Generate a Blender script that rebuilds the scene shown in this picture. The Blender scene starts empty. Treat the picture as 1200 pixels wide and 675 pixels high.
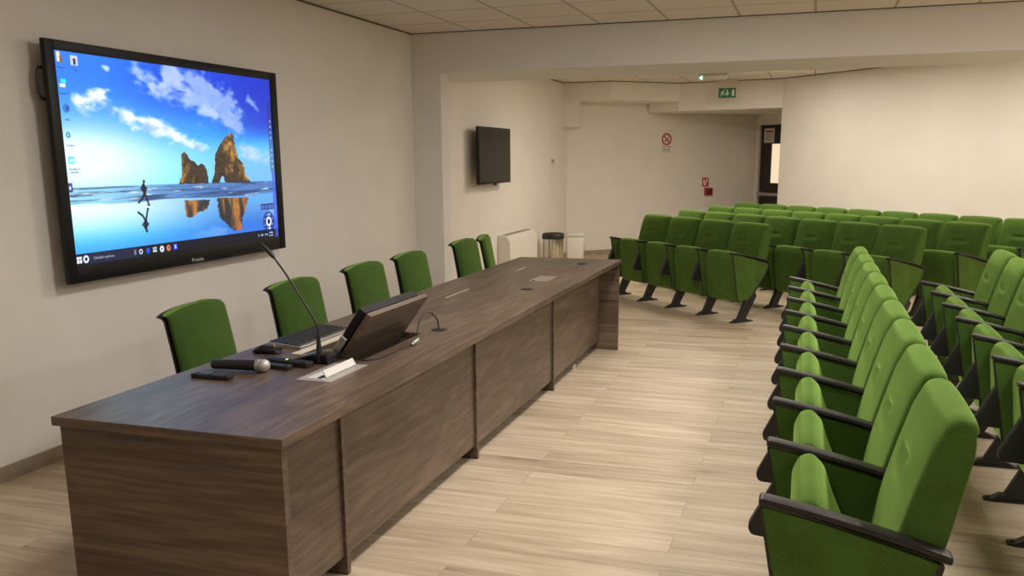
import bpy, bmesh, math, random
import numpy as np
from mathutils import Vector, Matrix
PI = math.pi
R = math.radians
S = bpy.context.scene
C = S.collection
rnd = random.Random(7)
SQ = math.sqrt(0.5)

# ------------------------------------------------------------------ materials
def nmat(name):
    m = bpy.data.materials.new(name); m.use_nodes = True
    nt = m.node_tree; b = nt.nodes['Principled BSDF']
    return m, nt, b
def N(nt, t, **k):
    n = nt.nodes.new(t)
    for a, v in k.items(): setattr(n, a, v)
    return n
def simple(name, col, rough=.6, metal=0, spec=.5, noise=0, nscale=40, bump=0, emis=None, estr=0):
    m, nt, b = nmat(name)
    b.inputs['Base Color'].default_value = (*col, 1)
    b.inputs['Roughness'].default_value = rough
    b.inputs['Metallic'].default_value = metal
    b.inputs['Specular IOR Level'].default_value = spec
    if noise or bump:
        tc = N(nt, 'ShaderNodeTexCoord'); nz = N(nt, 'ShaderNodeTexNoise')
        nz.inputs['Scale'].default_value = nscale; nz.inputs['Detail'].default_value = 4
        nt.links.new(tc.outputs['Object'], nz.inputs['Vector'])
        if noise:
            mp = N(nt, 'ShaderNodeMapRange')
            mp.inputs['From Min'].default_value = .3; mp.inputs['From Max'].default_value = .7
            mp.inputs['To Min'].default_value = 1-noise; mp.inputs['To Max'].default_value = 1+noise
            nt.links.new(nz.outputs['Fac'], mp.inputs['Value'])
            mx = N(nt, 'ShaderNodeVectorMath', operation='SCALE')
            mx.inputs[0].default_value = col
            nt.links.new(mp.outputs['Result'], mx.inputs['Scale'])
            nt.links.new(mx.outputs['Vector'], b.inputs['Base Color'])
        if bump:
            bp = N(nt, 'ShaderNodeBump'); bp.inputs['Strength'].default_value = bump; bp.inputs['Distance'].default_value = .002
            nt.links.new(nz.outputs['Fac'], bp.inputs['Height']); nt.links.new(bp.outputs['Normal'], b.inputs['Normal'])
    if emis:
        b.inputs['Emission Color'].default_value = (*emis, 1); b.inputs['Emission Strength'].default_value = estr
    return m

WALL = (.82, .775, .715)
m_wall = simple('wall_paint', WALL, .85, spec=.25, noise=.02, nscale=3, bump=.15)
m_beam = simple('beam_paint', (.78, .76, .72), .85, spec=.25, noise=.02, nscale=3, bump=.15)
m_corr = simple('corridor_paint', (.78, .74, .67), .85, spec=.2)

def fabric(name, col):
    m, nt, b = nmat(name)
    tc = N(nt, 'ShaderNodeTexCoord')
    n1 = N(nt, 'ShaderNodeTexNoise'); n1.inputs['Scale'].default_value = 260; n1.inputs['Detail'].default_value = 3
    n2 = N(nt, 'ShaderNodeTexNoise'); n2.inputs['Scale'].default_value = 9; n2.inputs['Detail'].default_value = 3
    nt.links.new(tc.outputs['Object'], n1.inputs['Vector']); nt.links.new(tc.outputs['Object'], n2.inputs['Vector'])
    a = N(nt, 'ShaderNodeMath', operation='ADD'); nt.links.new(n1.outputs['Fac'], a.inputs[0]); nt.links.new(n2.outputs['Fac'], a.inputs[1])
    mp = N(nt, 'ShaderNodeMapRange'); mp.inputs['From Min'].default_value = .7; mp.inputs['From Max'].default_value = 1.3
    mp.inputs['To Min'].default_value = .78; mp.inputs['To Max'].default_value = 1.22
    nt.links.new(a.outputs[0], mp.inputs['Value'])
    mx = N(nt, 'ShaderNodeVectorMath', operation='SCALE'); mx.inputs[0].default_value = col
    nt.links.new(mp.outputs['Result'], mx.inputs['Scale']); nt.links.new(mx.outputs['Vector'], b.inputs['Base Color'])
    b.inputs['Roughness'].default_value = .95; b.inputs['Specular IOR Level'].default_value = .1
    b.inputs['Sheen Weight'].default_value = .6; b.inputs['Sheen Roughness'].default_value = .5
    b.inputs['Sheen Tint'].default_value = (.50, .80, .18, 1)
    bp = N(nt, 'ShaderNodeBump'); bp.inputs['Strength'].default_value = .25; bp.inputs['Distance'].default_value = .001
    nt.links.new(n1.outputs['Fac'], bp.inputs['Height']); nt.links.new(bp.outputs['Normal'], b.inputs['Normal'])
    return m
m_green = fabric('green_fabric', (.057, .113, .020))
m_greend = fabric('green_chair_fabric', (.038, .078, .017))

def wood(name, axis, c1, c2, c3):
    """walnut laminate with the grain running along axis (0 x, 1 y)"""
    m, nt, b = nmat(name)
    tc = N(nt, 'ShaderNodeTexCoord')
    mp = N(nt, 'ShaderNodeMapping')
    sc = [55, 55, 55]; sc[axis] = 2.2
    mp.inputs['Scale'].default_value = sc
    nt.links.new(tc.outputs['Object'], mp.inputs['Vector'])
    n1 = N(nt, 'ShaderNodeTexNoise'); n1.inputs['Scale'].default_value = 1; n1.inputs['Detail'].default_value = 9; n1.inputs['Roughness'].default_value = .72; n1.inputs['Distortion'].default_value = .15
    nt.links.new(mp.outputs[0], n1.inputs['Vector'])
    mp2 = N(nt, 'ShaderNodeMapping'); sc2 = [3.2, 3.2, 3.2]; sc2[axis] = .55
    mp2.inputs['Scale'].default_value = sc2
    nt.links.new(tc.outputs['Object'], mp2.inputs['Vector'])
    n2 = N(nt, 'ShaderNodeTexNoise'); n2.inputs['Scale'].default_value = 1; n2.inputs['Detail'].default_value = 2; n2.inputs['Distortion'].default_value = .7
    nt.links.new(mp2.outputs[0], n2.inputs['Vector'])
    # cathedral rings out of the broad noise
    ml = N(nt, 'ShaderNodeMath', operation='MULTIPLY'); ml.inputs[1].default_value = 60
    nt.links.new(n2.outputs['Fac'], ml.inputs[0])
    sn = N(nt, 'ShaderNodeMath', operation='SINE'); nt.links.new(ml.outputs[0], sn.inputs[0])
    ma = N(nt, 'ShaderNodeMath', operation='MULTIPLY_ADD'); ma.inputs[1].default_value = .06
    nt.links.new(sn.outputs[0], ma.inputs[0]); nt.links.new(n1.outputs['Fac'], ma.inputs[2])
    mb = N(nt, 'ShaderNodeMath', operation='MULTIPLY_ADD'); mb.inputs[1].default_value = .55
    nt.links.new(n2.outputs['Fac'], mb.inputs[0]); nt.links.new(ma.outputs[0], mb.inputs[2])
    cr = N(nt, 'ShaderNodeValToRGB'); e = cr.color_ramp.elements
    e[0].position = .52; e[0].color = (*c1, 1); e[1].position = 1.0; e[1].color = (*c3, 1)
    k = cr.color_ramp.elements.new(.76); k.color = (*c2, 1)
    nt.links.new(mb.outputs[0], cr.inputs['Fac']); nt.links.new(cr.outputs['Color'], b.inputs['Base Color'])
    b.inputs['Roughness'].default_value = .36; b.inputs['Specular IOR Level'].default_value = .5
    bp = N(nt, 'ShaderNodeBump'); bp.inputs['Strength'].default_value = .12; bp.inputs['Distance'].default_value = .001
    nt.links.new(n1.outputs['Fac'], bp.inputs['Height']); nt.links.new(bp.outputs['Normal'], b.inputs['Normal'])
    return m
WC = ((.058, .038, .027), (.114, .077, .054), (.198, .142, .102))
m_wy = wood('walnut_laminate_lengthwise', 1, *WC)
m_wx = wood('walnut_laminate_crosswise', 0, *WC)

def floor_mat():
    m, nt, b = nmat('oak_laminate_floor')
    tc = N(nt, 'ShaderNodeTexCoord')
    br = N(nt, 'ShaderNodeTexBrick'); br.offset = .37; br.offset_frequency = 2; br.squash = 1
    br.inputs['Scale'].default_value = 1; br.inputs['Brick Width'].default_value = 1.28; br.inputs['Row Height'].default_value = .19
    br.inputs['Mortar Size'].default_value = .0012; br.inputs['Mortar Smooth'].default_value = .1; br.inputs['Bias'].default_value = 0
    br.inputs['Color1'].default_value = (0, 0, 0, 1); br.inputs['Color2'].default_value = (1, 1, 1, 1); br.inputs['Mortar'].default_value = (.5, .5, .5, 1)
    nt.links.new(tc.outputs['Object'], br.inputs['Vector'])
    # grain, shifted per plank so that it breaks at each joint
    sx = N(nt, 'ShaderNodeVectorMath', operation='SCALE'); sx.inputs['Scale'].default_value = 17
    nt.links.new(br.outputs['Color'], sx.inputs[0])
    ad = N(nt, 'ShaderNodeVectorMath', operation='ADD'); nt.links.new(tc.outputs['Object'], ad.inputs[0]); nt.links.new(sx.outputs[0], ad.inputs[1])
    mp = N(nt, 'ShaderNodeMapping'); mp.inputs['Scale'].default_value = (1.3, 20, 1)
    nt.links.new(ad.outputs[0], mp.inputs['Vector'])
    n1 = N(nt, 'ShaderNodeTexNoise'); n1.inputs['Scale'].default_value = 1; n1.inputs['Detail'].default_value = 6; n1.inputs['Roughness'].default_value = .62; n1.inputs['Distortion'].default_value = .6
    nt.links.new(mp.outputs[0], n1.inputs['Vector'])
    mp2 = N(nt, 'ShaderNodeMapping'); mp2.inputs['Scale'].default_value = (.9, 5, 1)
    nt.links.new(ad.outputs[0], mp2.inputs['Vector'])
    n2 = N(nt, 'ShaderNodeTexNoise'); n2.inputs['Scale'].default_value = 1; n2.inputs['Detail'].default_value = 4; n2.inputs['Distortion'].default_value = 1.2
    nt.links.new(mp2.outputs[0], n2.inputs['Vector'])
    a1 = N(nt, 'ShaderNodeMath', operation='MULTIPLY_ADD'); a1.inputs[1].default_value = .8
    nt.links.new(n2.outputs['Fac'], a1.inputs[0]); nt.links.new(n1.outputs['Fac'], a1.inputs[2])
    a2 = N(nt, 'ShaderNodeMath', operation='MULTIPLY_ADD'); a2.inputs[1].default_value = .20
    nt.links.new(br.outputs['Color'], a2.inputs[0]); nt.links.new(a1.outputs[0], a2.inputs[2])
    cr = N(nt, 'ShaderNodeValToRGB'); e = cr.color_ramp.elements
    e[0].position = .52; e[0].color = (.21, .155, .10, 1); e[1].position = 1.28; e[1].color = (.64, .525, .385, 1)
    e[1].position = 1.0
    k = e.new(.66); k.color = (.42, .325, .225, 1)
    k = e.new(.84); k.color = (.53, .42, .295, 1)
    sc = N(nt, 'ShaderNodeMath', operation='MULTIPLY'); sc.inputs[1].default_value = .86
    nt.links.new(a2.outputs[0], sc.inputs[0]); nt.links.new(sc.outputs[0], cr.inputs['Fac'])
    mx = N(nt, 'ShaderNodeMix', data_type='RGBA'); mx.inputs['B'].default_value = (.13, .09, .06, 1)
    fm = N(nt, 'ShaderNodeMath', operation='MULTIPLY'); fm.inputs[1].default_value = .6
    nt.links.new(br.outputs['Fac'], fm.inputs[0]); nt.links.new(fm.outputs[0], mx.inputs['Factor'])
    nt.links.new(cr.outputs['Color'], mx.inputs['A'])
    nt.links.new(mx.outputs['Result'], b.inputs['Base Color'])
    b.inputs['Roughness'].default_value = .45; b.inputs['Specular IOR Level'].default_value = .35
    bp = N(nt, 'ShaderNodeBump'); bp.inputs['Strength'].default_value = .1; bp.inputs['Distance'].default_value = .001
    nt.links.new(n1.outputs['Fac'], bp.inputs['Height']); nt.links.new(bp.outputs['Normal'], b.inputs['Normal'])
    return m
m_floor = floor_mat()
m_base = simple('oak_baseboard', (.33, .26, .19), .5, noise=.15, nscale=9)

def ceiling_mat(ox, oy, s):
    m, nt, b = nmat('ceiling_tiles')
    tc = N(nt, 'ShaderNodeTexCoord'); mp = N(nt, 'ShaderNodeMapping')
    mp.inputs['Location'].default_value = (-ox, -oy, 0)
    nt.links.new(tc.outputs['Object'], mp.inputs['Vector'])
    br = N(nt, 'ShaderNodeTexBrick'); br.offset = 0; br.squash = 1
    br.inputs['Scale'].default_value = 1; br.inputs['Brick Width'].default_value = s; br.inputs['Row Height'].default_value = s
    br.inputs['Mortar Size'].default_value = .016; br.inputs['Mortar Smooth'].default_value = .6
    br.inputs['Color1'].default_value = (.74, .69, .62, 1); br.inputs['Color2'].default_value = (.77, .72, .65, 1); br.inputs['Mortar'].default_value = (.46, .41, .35, 1)
    nt.links.new(mp.outputs[0], br.inputs['Vector'])
    nz = N(nt, 'ShaderNodeTexNoise'); nz.inputs['Scale'].default_value = 120; nz.inputs['Detail'].default_value = 2
    nt.links.new(tc.outputs['Object'], nz.inputs['Vector'])
    mr = N(nt, 'ShaderNodeMapRange'); mr.inputs['To Min'].default_value = .88; mr.inputs['To Max'].default_value = 1.12
    nt.links.new(nz.outputs['Fac'], mr.inputs['Value'])
    vm = N(nt, 'ShaderNodeVectorMath', operation='SCALE'); nt.links.new(br.outputs['Color'], vm.inputs[0]); nt.links.new(mr.outputs[0], vm.inputs['Scale'])
    nt.links.new(vm.outputs[0], b.inputs['Base Color'])
    b.inputs['Roughness'].default_value = .95; b.inputs['Specular IOR Level'].default_value = .1
    return m
m_ceil = ceiling_mat(-3.13, 7.79, .612)

m_black = simple('black_plastic', (.018, .017, .017), .45, noise=.1)
m_arm = simple('black_armrest_plastic', (.016, .014, .0135), .42, noise=.15, nscale=60)
m_blackm = simple('black_coated_metal', (.02, .019, .02), .5)
m_bezel = simple('screen_bezel', (.008, .008, .009), .42, spec=.3)
m_offscr = simple('switched_off_screen', (.02, .019, .017), .22)
m_gloss = simple('glossy_black_plastic', (.012, .012, .015), .2)
m_silver = simple('brushed_aluminium', (.62, .61, .58), .35, metal=.9)
m_strip = simple('bright_edge_strip', (.78, .74, .66), .3, metal=.6)
m_cream = simple('cream_trim', (.70, .64, .50), .5)
m_whitep = simple('white_plastic', (.72, .70, .66), .45)
m_whiteu = simple('white_unit_casing', (.78, .74, .66), .5)
m_grey = simple('grey_plastic', (.30, .29, .27), .5)
m_steel = simple('polished_steel', (.66, .63, .58), .14, metal=1)
m_mesh = simple('microphone_grille', (.55, .54, .52), .45, metal=.6, noise=.35, nscale=500, bump=.6)
m_darkin = simple('dark_cavity', (.02, .018, .016), .8)
m_signg = simple('exit_sign_green', (.01, .16, .06), .5)
m_signw = simple('sign_white', (.82, .80, .76), .5)
m_signgw = simple('exit_sign_symbol_white', (.62, .74, .64), .5)
m_red = simple('sign_red', (.50, .03, .02), .5)
m_redb = simple('call_point_red', (.36, .02, .015), .4)
m_blk = simple('print_black', (.03, .03, .03), .6)
m_paper = simple('notice_paper', (.62, .58, .54), .7)
m_textgrey = simple('print_grey', (.30, .28, .26), .7)
m_door = simple('dark_brown_door', (.022, .014, .012), .4)
m_frame = simple('door_frame_white', (.72, .68, .60), .5)
m_bar = simple('push_bar_grey', (.42, .40, .38), .35, metal=.5)
m_pane = simple('lit_window_pane', (.8, .7, .5), .4, emis=(1, .82, .56), estr=.7)
m_led = simple('green_led', (.1, .8, .3), .4, emis=(.15, 1, .4), estr=5)
m_led2 = simple('tiny_green_led', (.1, .8, .1), .4, emis=(.3, 1, .1), estr=2)
m_acr = simple('lamp_cover', (.60, .55, .46), .3)
m_lamp = simple('ceiling_lamp_diffuser', (.9, .9, .9), .5, emis=(1, .95, .86), estr=4)
m_logo = simple('logo_print', (.55, .55, .57), .5)
m_uitext = simple('screen_text', (.3, .3, .4), .5, emis=(.35, .38, .55), estr=.6)
m_uidark = simple('screen_label', (.02, .02, .1), .5, emis=(.08, .12, .5), estr=.6)
m_bay = simple('bay_grey_metal', (.26, .25, .23), .45)
m_frost = simple('frosted_plastic', (.36, .34, .32), .35)
m_conn = simple('connector_metal', (.45, .43, .38), .35, metal=.7)

# ------------------------------------------------------------------ mesh helpers
class MB:
    def __init__(s): s.v = []; s.f = []; s.mi = []
    def add(s, vs, fs, mi=0):
        o = len(s.v); s.v += [tuple(p) for p in vs]; s.f += [tuple(i+o for i in f) for f in fs]; s.mi += [mi]*len(fs)
        return s
    def box(s, x0, x1, y0, y1, z0, z1, bev=0, mi=0, M=None):
        bm = bmesh.new(); bmesh.ops.create_cube(bm, size=1)
        for v in bm.verts: v.co = Vector(((x0+x1)/2+v.co.x*(x1-x0), (y0+y1)/2+v.co.y*(y1-y0), (z0+z1)/2+v.co.z*(z1-z0)))
        if bev: bmesh.ops.bevel(bm, geom=bm.edges[:], offset=bev, segments=2, affect='EDGES', profile=.6)
        if M is not None: bmesh.ops.transform(bm, matrix=M, verts=bm.verts)
        s.bm(bm, mi); return s
    def bm(s, bm, mi=0):
        bm.verts.index_update()
        s.add([v.co[:] for v in bm.verts], [[v.index for v in f.verts] for f in bm.faces], mi); bm.free(); return s
    def prism(s, prof, plane, a, b, mi=0, M=None, bev=0):
        """closed profile in plane 'xz','yz' or 'xy', extruded from a to b on the third axis"""
        n = len(prof)
        def P(p, t):
            if plane == 'xz': return (p[0], t, p[1])
            if plane == 'yz': return (t, p[0], p[1])
            return (p[0], p[1], t)
        bm = bmesh.new()
        lo = [bm.verts.new(P(p, a)) for p in prof]; hi = [bm.verts.new(P(p, b)) for p in prof]
        bm.faces.new(lo); bm.faces.new(hi[::-1])
        for i in range(n): bm.faces.new((lo[i], hi[i], hi[(i+1) % n], lo[(i+1) % n]))
        bmesh.ops.recalc_face_normals(bm, faces=bm.faces)
        if bev:
            es = [e for e in bm.edges if (e.verts[0] in lo) == (e.verts[1] in lo)]
            bmesh.ops.bevel(bm, geom=es, offset=bev, segments=2, affect='EDGES', profile=.6)
        if M is not None: bmesh.ops.transform(bm, matrix=M, verts=bm.verts)
        s.bm(bm, mi); return s
    def tube(s, pts, r, n=10, mi=0, caps=True):
        pts = [Vector(p) for p in pts]; rs = r if isinstance(r, (list, tuple)) else [r]*len(pts)
        vs = []; up = None
        for i, p in enumerate(pts):
            d = (pts[min(i+1, len(pts)-1)]-pts[max(i-1, 0)]).normalized()
            if up is None: up = Vector((0, 0, 1)) if abs(d.z) < .9 else Vector((1, 0, 0))
            a = d.cross(up).normalized(); b = a.cross(d).normalized(); up = b
            for k in range(n):
                t = 2*PI*k/n; vs.append(p+a*math.cos(t)*rs[i]+b*math.sin(t)*rs[i])
        fs = [(i*n+k, i*n+(k+1) % n, (i+1)*n+(k+1) % n, (i+1)*n+k) for i in range(len(pts)-1) for k in range(n)]
        if caps: fs += [tuple(range(n))[::-1], tuple(range((len(pts)-1)*n, len(pts)*n))]
        s.add(vs, fs, mi); return s
    def lathe(s, prof, n=28, mi=0, M=None):
        vs = []
        for r, z in prof:
            for k in range(n):
                t = 2*PI*k/n; p = Vector((r*math.cos(t), r*math.sin(t), z))
                vs.append(M @ p if M is not None else p)
        m = len(prof)
        fs = [(i*n+k, i*n+(k+1) % n, (i+1)*n+(k+1) % n, (i+1)*n+k) for i in range(m-1) for k in range(n)]
        fs += [tuple(range(n))[::-1], tuple(range((m-1)*n, m*n))]
        s.add(vs, fs, mi); return s
    def pillow(s, prof, w, r=.02, nst=20, defo=None, mi=0, seg=6):
        """closed profile (u,z) swept across y from -w to w with rounded rims"""
        n = len(prof); P = [Vector(p) for p in prof]
        area = sum(P[i].x*P[(i+1) % n].y-P[(i+1) % n].x*P[i].y for i in range(n))
        sg = 1 if area > 0 else -1
        nr = []
        for i in range(n):
            d = (P[(i+1) % n]-P[i-1]).normalized(); nr.append(Vector((d.y, -d.x))*sg)
        st = []
        for i in range(seg+1):
            t = i/seg*PI/2; st.append((-w+r*(1-math.sin(t)), r*(1-math.cos(PI/2-t)) if 0 else r*(1-math.sin(t))*0))
        st = []
        for i in range(seg+1):
            a = i/seg*PI/2; st.append((-w+r*(1-math.cos(a)), r*(1-math.sin(a))))
        mid = nst
        ys = [(-w+r+(2*w-2*r)*k/mid, 0) for k in range(1, mid)]
        full = st+ys+[(-y, d) for y, d in st[::-1]]
        vs = []
        for y, ins in full:
            for p, q in zip(P, nr):
                c = p-q*ins; v = Vector((c.x, y, c.y))
                vs.append(defo(v) if defo else v)
        m = len(full)
        fs = [(i*n+k, (i+1)*n+k, (i+1)*n+(k+1) % n, i*n+(k+1) % n) for i in range(m-1) for k in range(n)]
        fs += [tuple(range(n)), tuple(range((m-1)*n, m*n))[::-1]]
        if sg > 0: fs = [f[::-1] for f in fs]
        s.add(vs, fs, mi); return s
    def build(s, name, mats, parent=None, smooth=35, loc=None):
        me = bpy.data.meshes.new(name); me.from_pydata(s.v, [], s.f)
        if not isinstance(mats, (list, tuple)): mats = [mats]
        for m in mats: me.materials.append(m)
        me.polygons.foreach_set('material_index', s.mi)
        bm = bmesh.new(); bm.from_mesh(me); bmesh.ops.recalc_face_normals(bm, faces=bm.faces); bm.to_mesh(me); bm.free()
        if smooth:
            me.polygons.foreach_set('use_smooth', [True]*len(me.polygons))
            me.set_sharp_from_angle(angle=R(smooth))
            for p_ in me.polygons:
                if len(p_.vertices) > 12: p_.use_smooth = False
        me.update()
        o = bpy.data.objects.new(name, me); C.objects.link(o)
        if parent: o.parent = parent
        if loc: o.location = loc
        return o
def closed(pts, n=80, k=3):
    """closed Catmull-Rom through points, resampled evenly to n"""
    P = [Vector(p) for p in pts]; m = len(P); out = []
    for i in range(m):
        a, b, c, d = P[i-1], P[i], P[(i+1) % m], P[(i+2) % m]
        for j in range(24):
            t = j/24
            out.append(.5*((2*b)+(c-a)*t+(2*a-5*b+4*c-d)*t*t+(3*b-a-3*c+d)*t**3))
    return resample(out, n)
def resample(out, n):
    L = [0]
    for i in range(len(out)): L.append(L[-1]+(out[(i+1) % len(out)]-out[i]).length)
    res = []; j = 0
    for i in range(n):
        t = L[-1]*i/n
        while L[j+1] < t: j += 1
        f = (t-L[j])/max(1e-9, L[j+1]-L[j]); res.append(out[j].lerp(out[(j+1) % len(out)], f))
    return res
def rpoly(pts, rad, seg=5):
    """polygon with rounded corners; rad a number or a list"""
    P = [Vector(p) for p in pts]; out = []
    for i, p in enumerate(P):
        r = rad[i] if isinstance(rad, (list, tuple)) else rad
        a = (P[i-1]-p); b = (P[(i+1) % len(P)]-p)
        if r <= 0: out.append(p); continue
        r = min(r, a.length*.45, b.length*.45)
        A = p+a.normalized()*r; B = p+b.normalized()*r
        for k in range(seg+1):
            t = k/seg; out.append((1-t)**2*A+2*t*(1-t)*p+t*t*B)
    return out
def dense(P, step=.012):
    out = []
    for i, p in enumerate(P):
        q = P[(i+1) % len(P)]; n = max(1, int((q-p).length/step))
        for k in range(n): out.append(p.lerp(q, k/n))
    return out
def tag(o, label=None, cat=None, group=None, kind=None):
    if label: o['label'] = label
    if cat: o['category'] = cat
    if group: o['group'] = group
    if kind: o['kind'] = kind
    return o
def thing(name, label, cat, loc=(0, 0, 0), rz=0, group=None):
    o = bpy.data.objects.new(name, None); C.objects.link(o); o.location = loc; o.rotation_euler = (0, 0, rz)
    o.empty_display_size = .1
    return tag(o, label, cat, group)
def struct(o, label=None): return tag(o, label, kind='structure')
def copy_tree(o, parent=None):
    c = o.copy(); C.objects.link(c)
    if parent: c.parent = parent
    for ch in o.children: copy_tree(ch, c)
    return c
def text(name, body, size, mat, parent, M, depth=.0006):
    cu = bpy.data.curves.new(name, 'FONT'); cu.body = body; cu.size = size; cu.extrude = depth; cu.align_x = 'CENTER'; cu.align_y = 'CENTER'
    cu.resolution_u = 3
    t = bpy.data.objects.new(name, cu); C.objects.link(t)
    dg = bpy.context.evaluated_depsgraph_get(); me = bpy.data.meshes.new_from_object(t.evaluated_get(dg))
    bpy.data.objects.remove(t); me.name = name
    me.transform(M); me.materials.clear(); me.materials.append(mat)
    o = bpy.data.objects.new(name, me); C.objects.link(o); o.parent = parent
    return o

# ------------------------------------------------------------------ room shell
XW, ZC, YB0, YB1, ZB = -3.76, 2.741, 8.341, 9.45, 2.372
XR, YF = 5.6, -2.4
struct(MB().box(XW-.2, XR+.2, YF-.2, 18.5, -.12, 0).build('floor', m_floor, smooth=0), 'pale oak laminate plank floor')
struct(MB().box(XW-.2, XR+.2, YF-.2, YB0+.05, ZC, ZC+.12).build('ceiling', m_ceil, smooth=0), 'beige suspended ceiling of square tiles over the desk')
struct(MB().box(XW-.2, XR+.2, YB1-.05, 18.5, 2.705, 2.86).build('ceiling', m_ceil, smooth=0), 'tiled ceiling of the rear part of the room beyond the beam')
struct(MB().box(XW-.2, XW, YF-.2, 14.35, -.05, ZC+.1).build('wall_left', m_wall, smooth=0), 'long cream wall carrying both screens')
struct(MB().box(XR, XR+.2, YF-.2, 18.5, -.05, ZC+.1).build('wall_right', m_wall, smooth=0))
struct(MB().box(XW-.2, XR+.2, YF-.2, YF, -.05, ZC+.1).build('wall_front', m_wall, smooth=0))
struct(MB().box(XW, XR, YB0, YB1, ZB, ZC+.1, bev=.006).build('trim_1', m_beam, smooth=0), 'deep painted ceiling beam crossing the room')
struct(MB().box(XW, -3.46, YB0, YB0+.20, 0, ZB, bev=.004).build('trim_2', m_beam, smooth=0), 'shallow pilaster under the left end of the beam')

def wall_seg(mb, A, B, z0, z1, th=.12, side=1):
    """upright slab whose visible face runs A-B; thickness goes to the far side"""
    A = Vector(A); B = Vector(B); d = (B-A).normalized(); n = Vector((-d.y, d.x))*side*th
    v = [(A.x, A.y, z0), (B.x, B.y, z0), (B.x+n.x, B.y+n.y, z0), (A.x+n.x, A.y+n.y, z0)]
    v += [(p[0], p[1], z1) for p in v]
    mb.add(v, [(0, 1, 2, 3), (4, 5, 6, 7), (0, 1, 5, 4), (1, 2, 6, 5), (2, 3, 7, 6), (3, 0, 4, 7)]); return mb
Wc, Wd = (-3.80, 14.20), (-1.0, 16.74)
struct(wall_seg(MB(), Wc, Wd, -.02, 2.72, .15, 1).build('wall_far_left', m_wall, smooth=0), 'angled cream wall with the no smoking sign')
Ed = (-.515, 14.515)
Rb = (5.55, 8.45)
struct(wall_seg(MB(), Ed, Rb, -.02, 2.72, .15, 1).build('wall_far_right', m_wall, smooth=0), 'angled cream wall behind the angled seat rows')
# corridor end wall with the dark door, corridor right wall
cd = Vector((SQ, -SQ))
Ce = Vector(Wd)
struct(wall_seg(MB(), Wd, tuple(Ce+cd*.055), -.02, 2.72, .15, 1).add([], []).build('wall_corridor', m_corr, smooth=0))
struct(wall_seg(MB(), tuple(Ce+cd*.055), tuple(Ce+cd*1.10), 2.13, 2.72, .15, 1).build('wall_over_door', m_corr, smooth=0))
struct(wall_seg(MB(), tuple(Ce+cd*1.10), tuple(Ce+cd*2.4), -.02, 2.72, .15, 1).build('wall_beyond_door', m_corr, smooth=0))
# headers over the recess
P0, P1, P2 = (-3.76, 13.97), (-3.0, 13.95), (-2.09, 14.78)
hd = MB()
def poly_slab(mb, pts, z0, z1):
    n = len(pts); v = [(p[0], p[1], z0) for p in pts]+[(p[0], p[1], z1) for p in pts]
    mb.add(v, [tuple(range(n)), tuple(range(n, 2*n))[::-1]]+[(i, (i+1) % n, n+(i+1) % n, n+i) for i in range(n)]); return mb
poly_slab(hd, [P0, P1, P2, (-2.68, 15.25), (-3.70, 14.32)], 2.43, 2.712)
struct(hd.build('trim_3', m_wall, smooth=0), 'bulkhead under the ceiling in the far left corner')
hd = poly_slab(MB(), [P2, Ed, (-.40, 14.62), (-.40, 16.2), (-1.0, 16.70), (-2.64, 15.22)], 2.28, 2.71)
struct(hd.build('trim_4', m_wall, smooth=0), 'lowered header over the recess leading to the door')
struct(MB().box(-3.76, -3.545, 13.95, 14.30, 2.04, 2.44).build('trim_5', m_wall, smooth=0), 'short boxed stub hanging in the far left corner')
# dark-coloured strips that paint in the shade line where walls meet the ceilings
m_shade_line = simple('painted_shade_line', (.10, .08, .06), .8)
struct(MB().box(XW, XW+.008, YF, YB0, ZC-.009, ZC).box(XW, XR, YB0-.008, YB0, ZC-.007, ZC).build('shade_line_1', m_shade_line, smooth=0), 'thin dark strip painting the shade line between walls and ceiling')
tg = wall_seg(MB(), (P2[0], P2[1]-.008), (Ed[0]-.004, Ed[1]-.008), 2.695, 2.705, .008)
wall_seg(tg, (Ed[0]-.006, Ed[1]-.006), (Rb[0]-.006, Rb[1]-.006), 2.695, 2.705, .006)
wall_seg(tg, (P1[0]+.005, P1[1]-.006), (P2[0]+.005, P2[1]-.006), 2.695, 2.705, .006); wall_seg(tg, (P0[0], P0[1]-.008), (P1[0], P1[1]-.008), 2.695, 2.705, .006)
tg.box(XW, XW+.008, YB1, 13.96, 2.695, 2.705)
struct(tg.build('shade_line_2', m_shade_line, smooth=0), 'thin dark strip painting the shade line under the rear ceiling')
# baseboards
struct(MB().box(XW, XW+.014, YF, YB0, 0, .078, bev=.002).build('baseboard_left', m_base, smooth=0))
struct(MB().box(XW, XW+.014, YB0+.20, 14.15, 0, .078, bev=.002).build('baseboard_left', m_base, smooth=0))
d_ = (Vector(Wd)-Vector(Wc)).normalized(); n_ = Vector((d_.y, -d_.x))
def basebd(A, B, nm, n):
    A = Vector(A)+n*.014; B = Vector(B)+n*.014
    struct(wall_seg(MB(), tuple(A), tuple(B), 0, .078, .014, 1).build(nm, m_base, smooth=0))
basebd(Vector(Wc)+d_*.05, Wd, 'baseboard_far_left', n_)
basebd(Ed, Rb, 'baseboard_far_right', Vector((-SQ, -SQ)))

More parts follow.
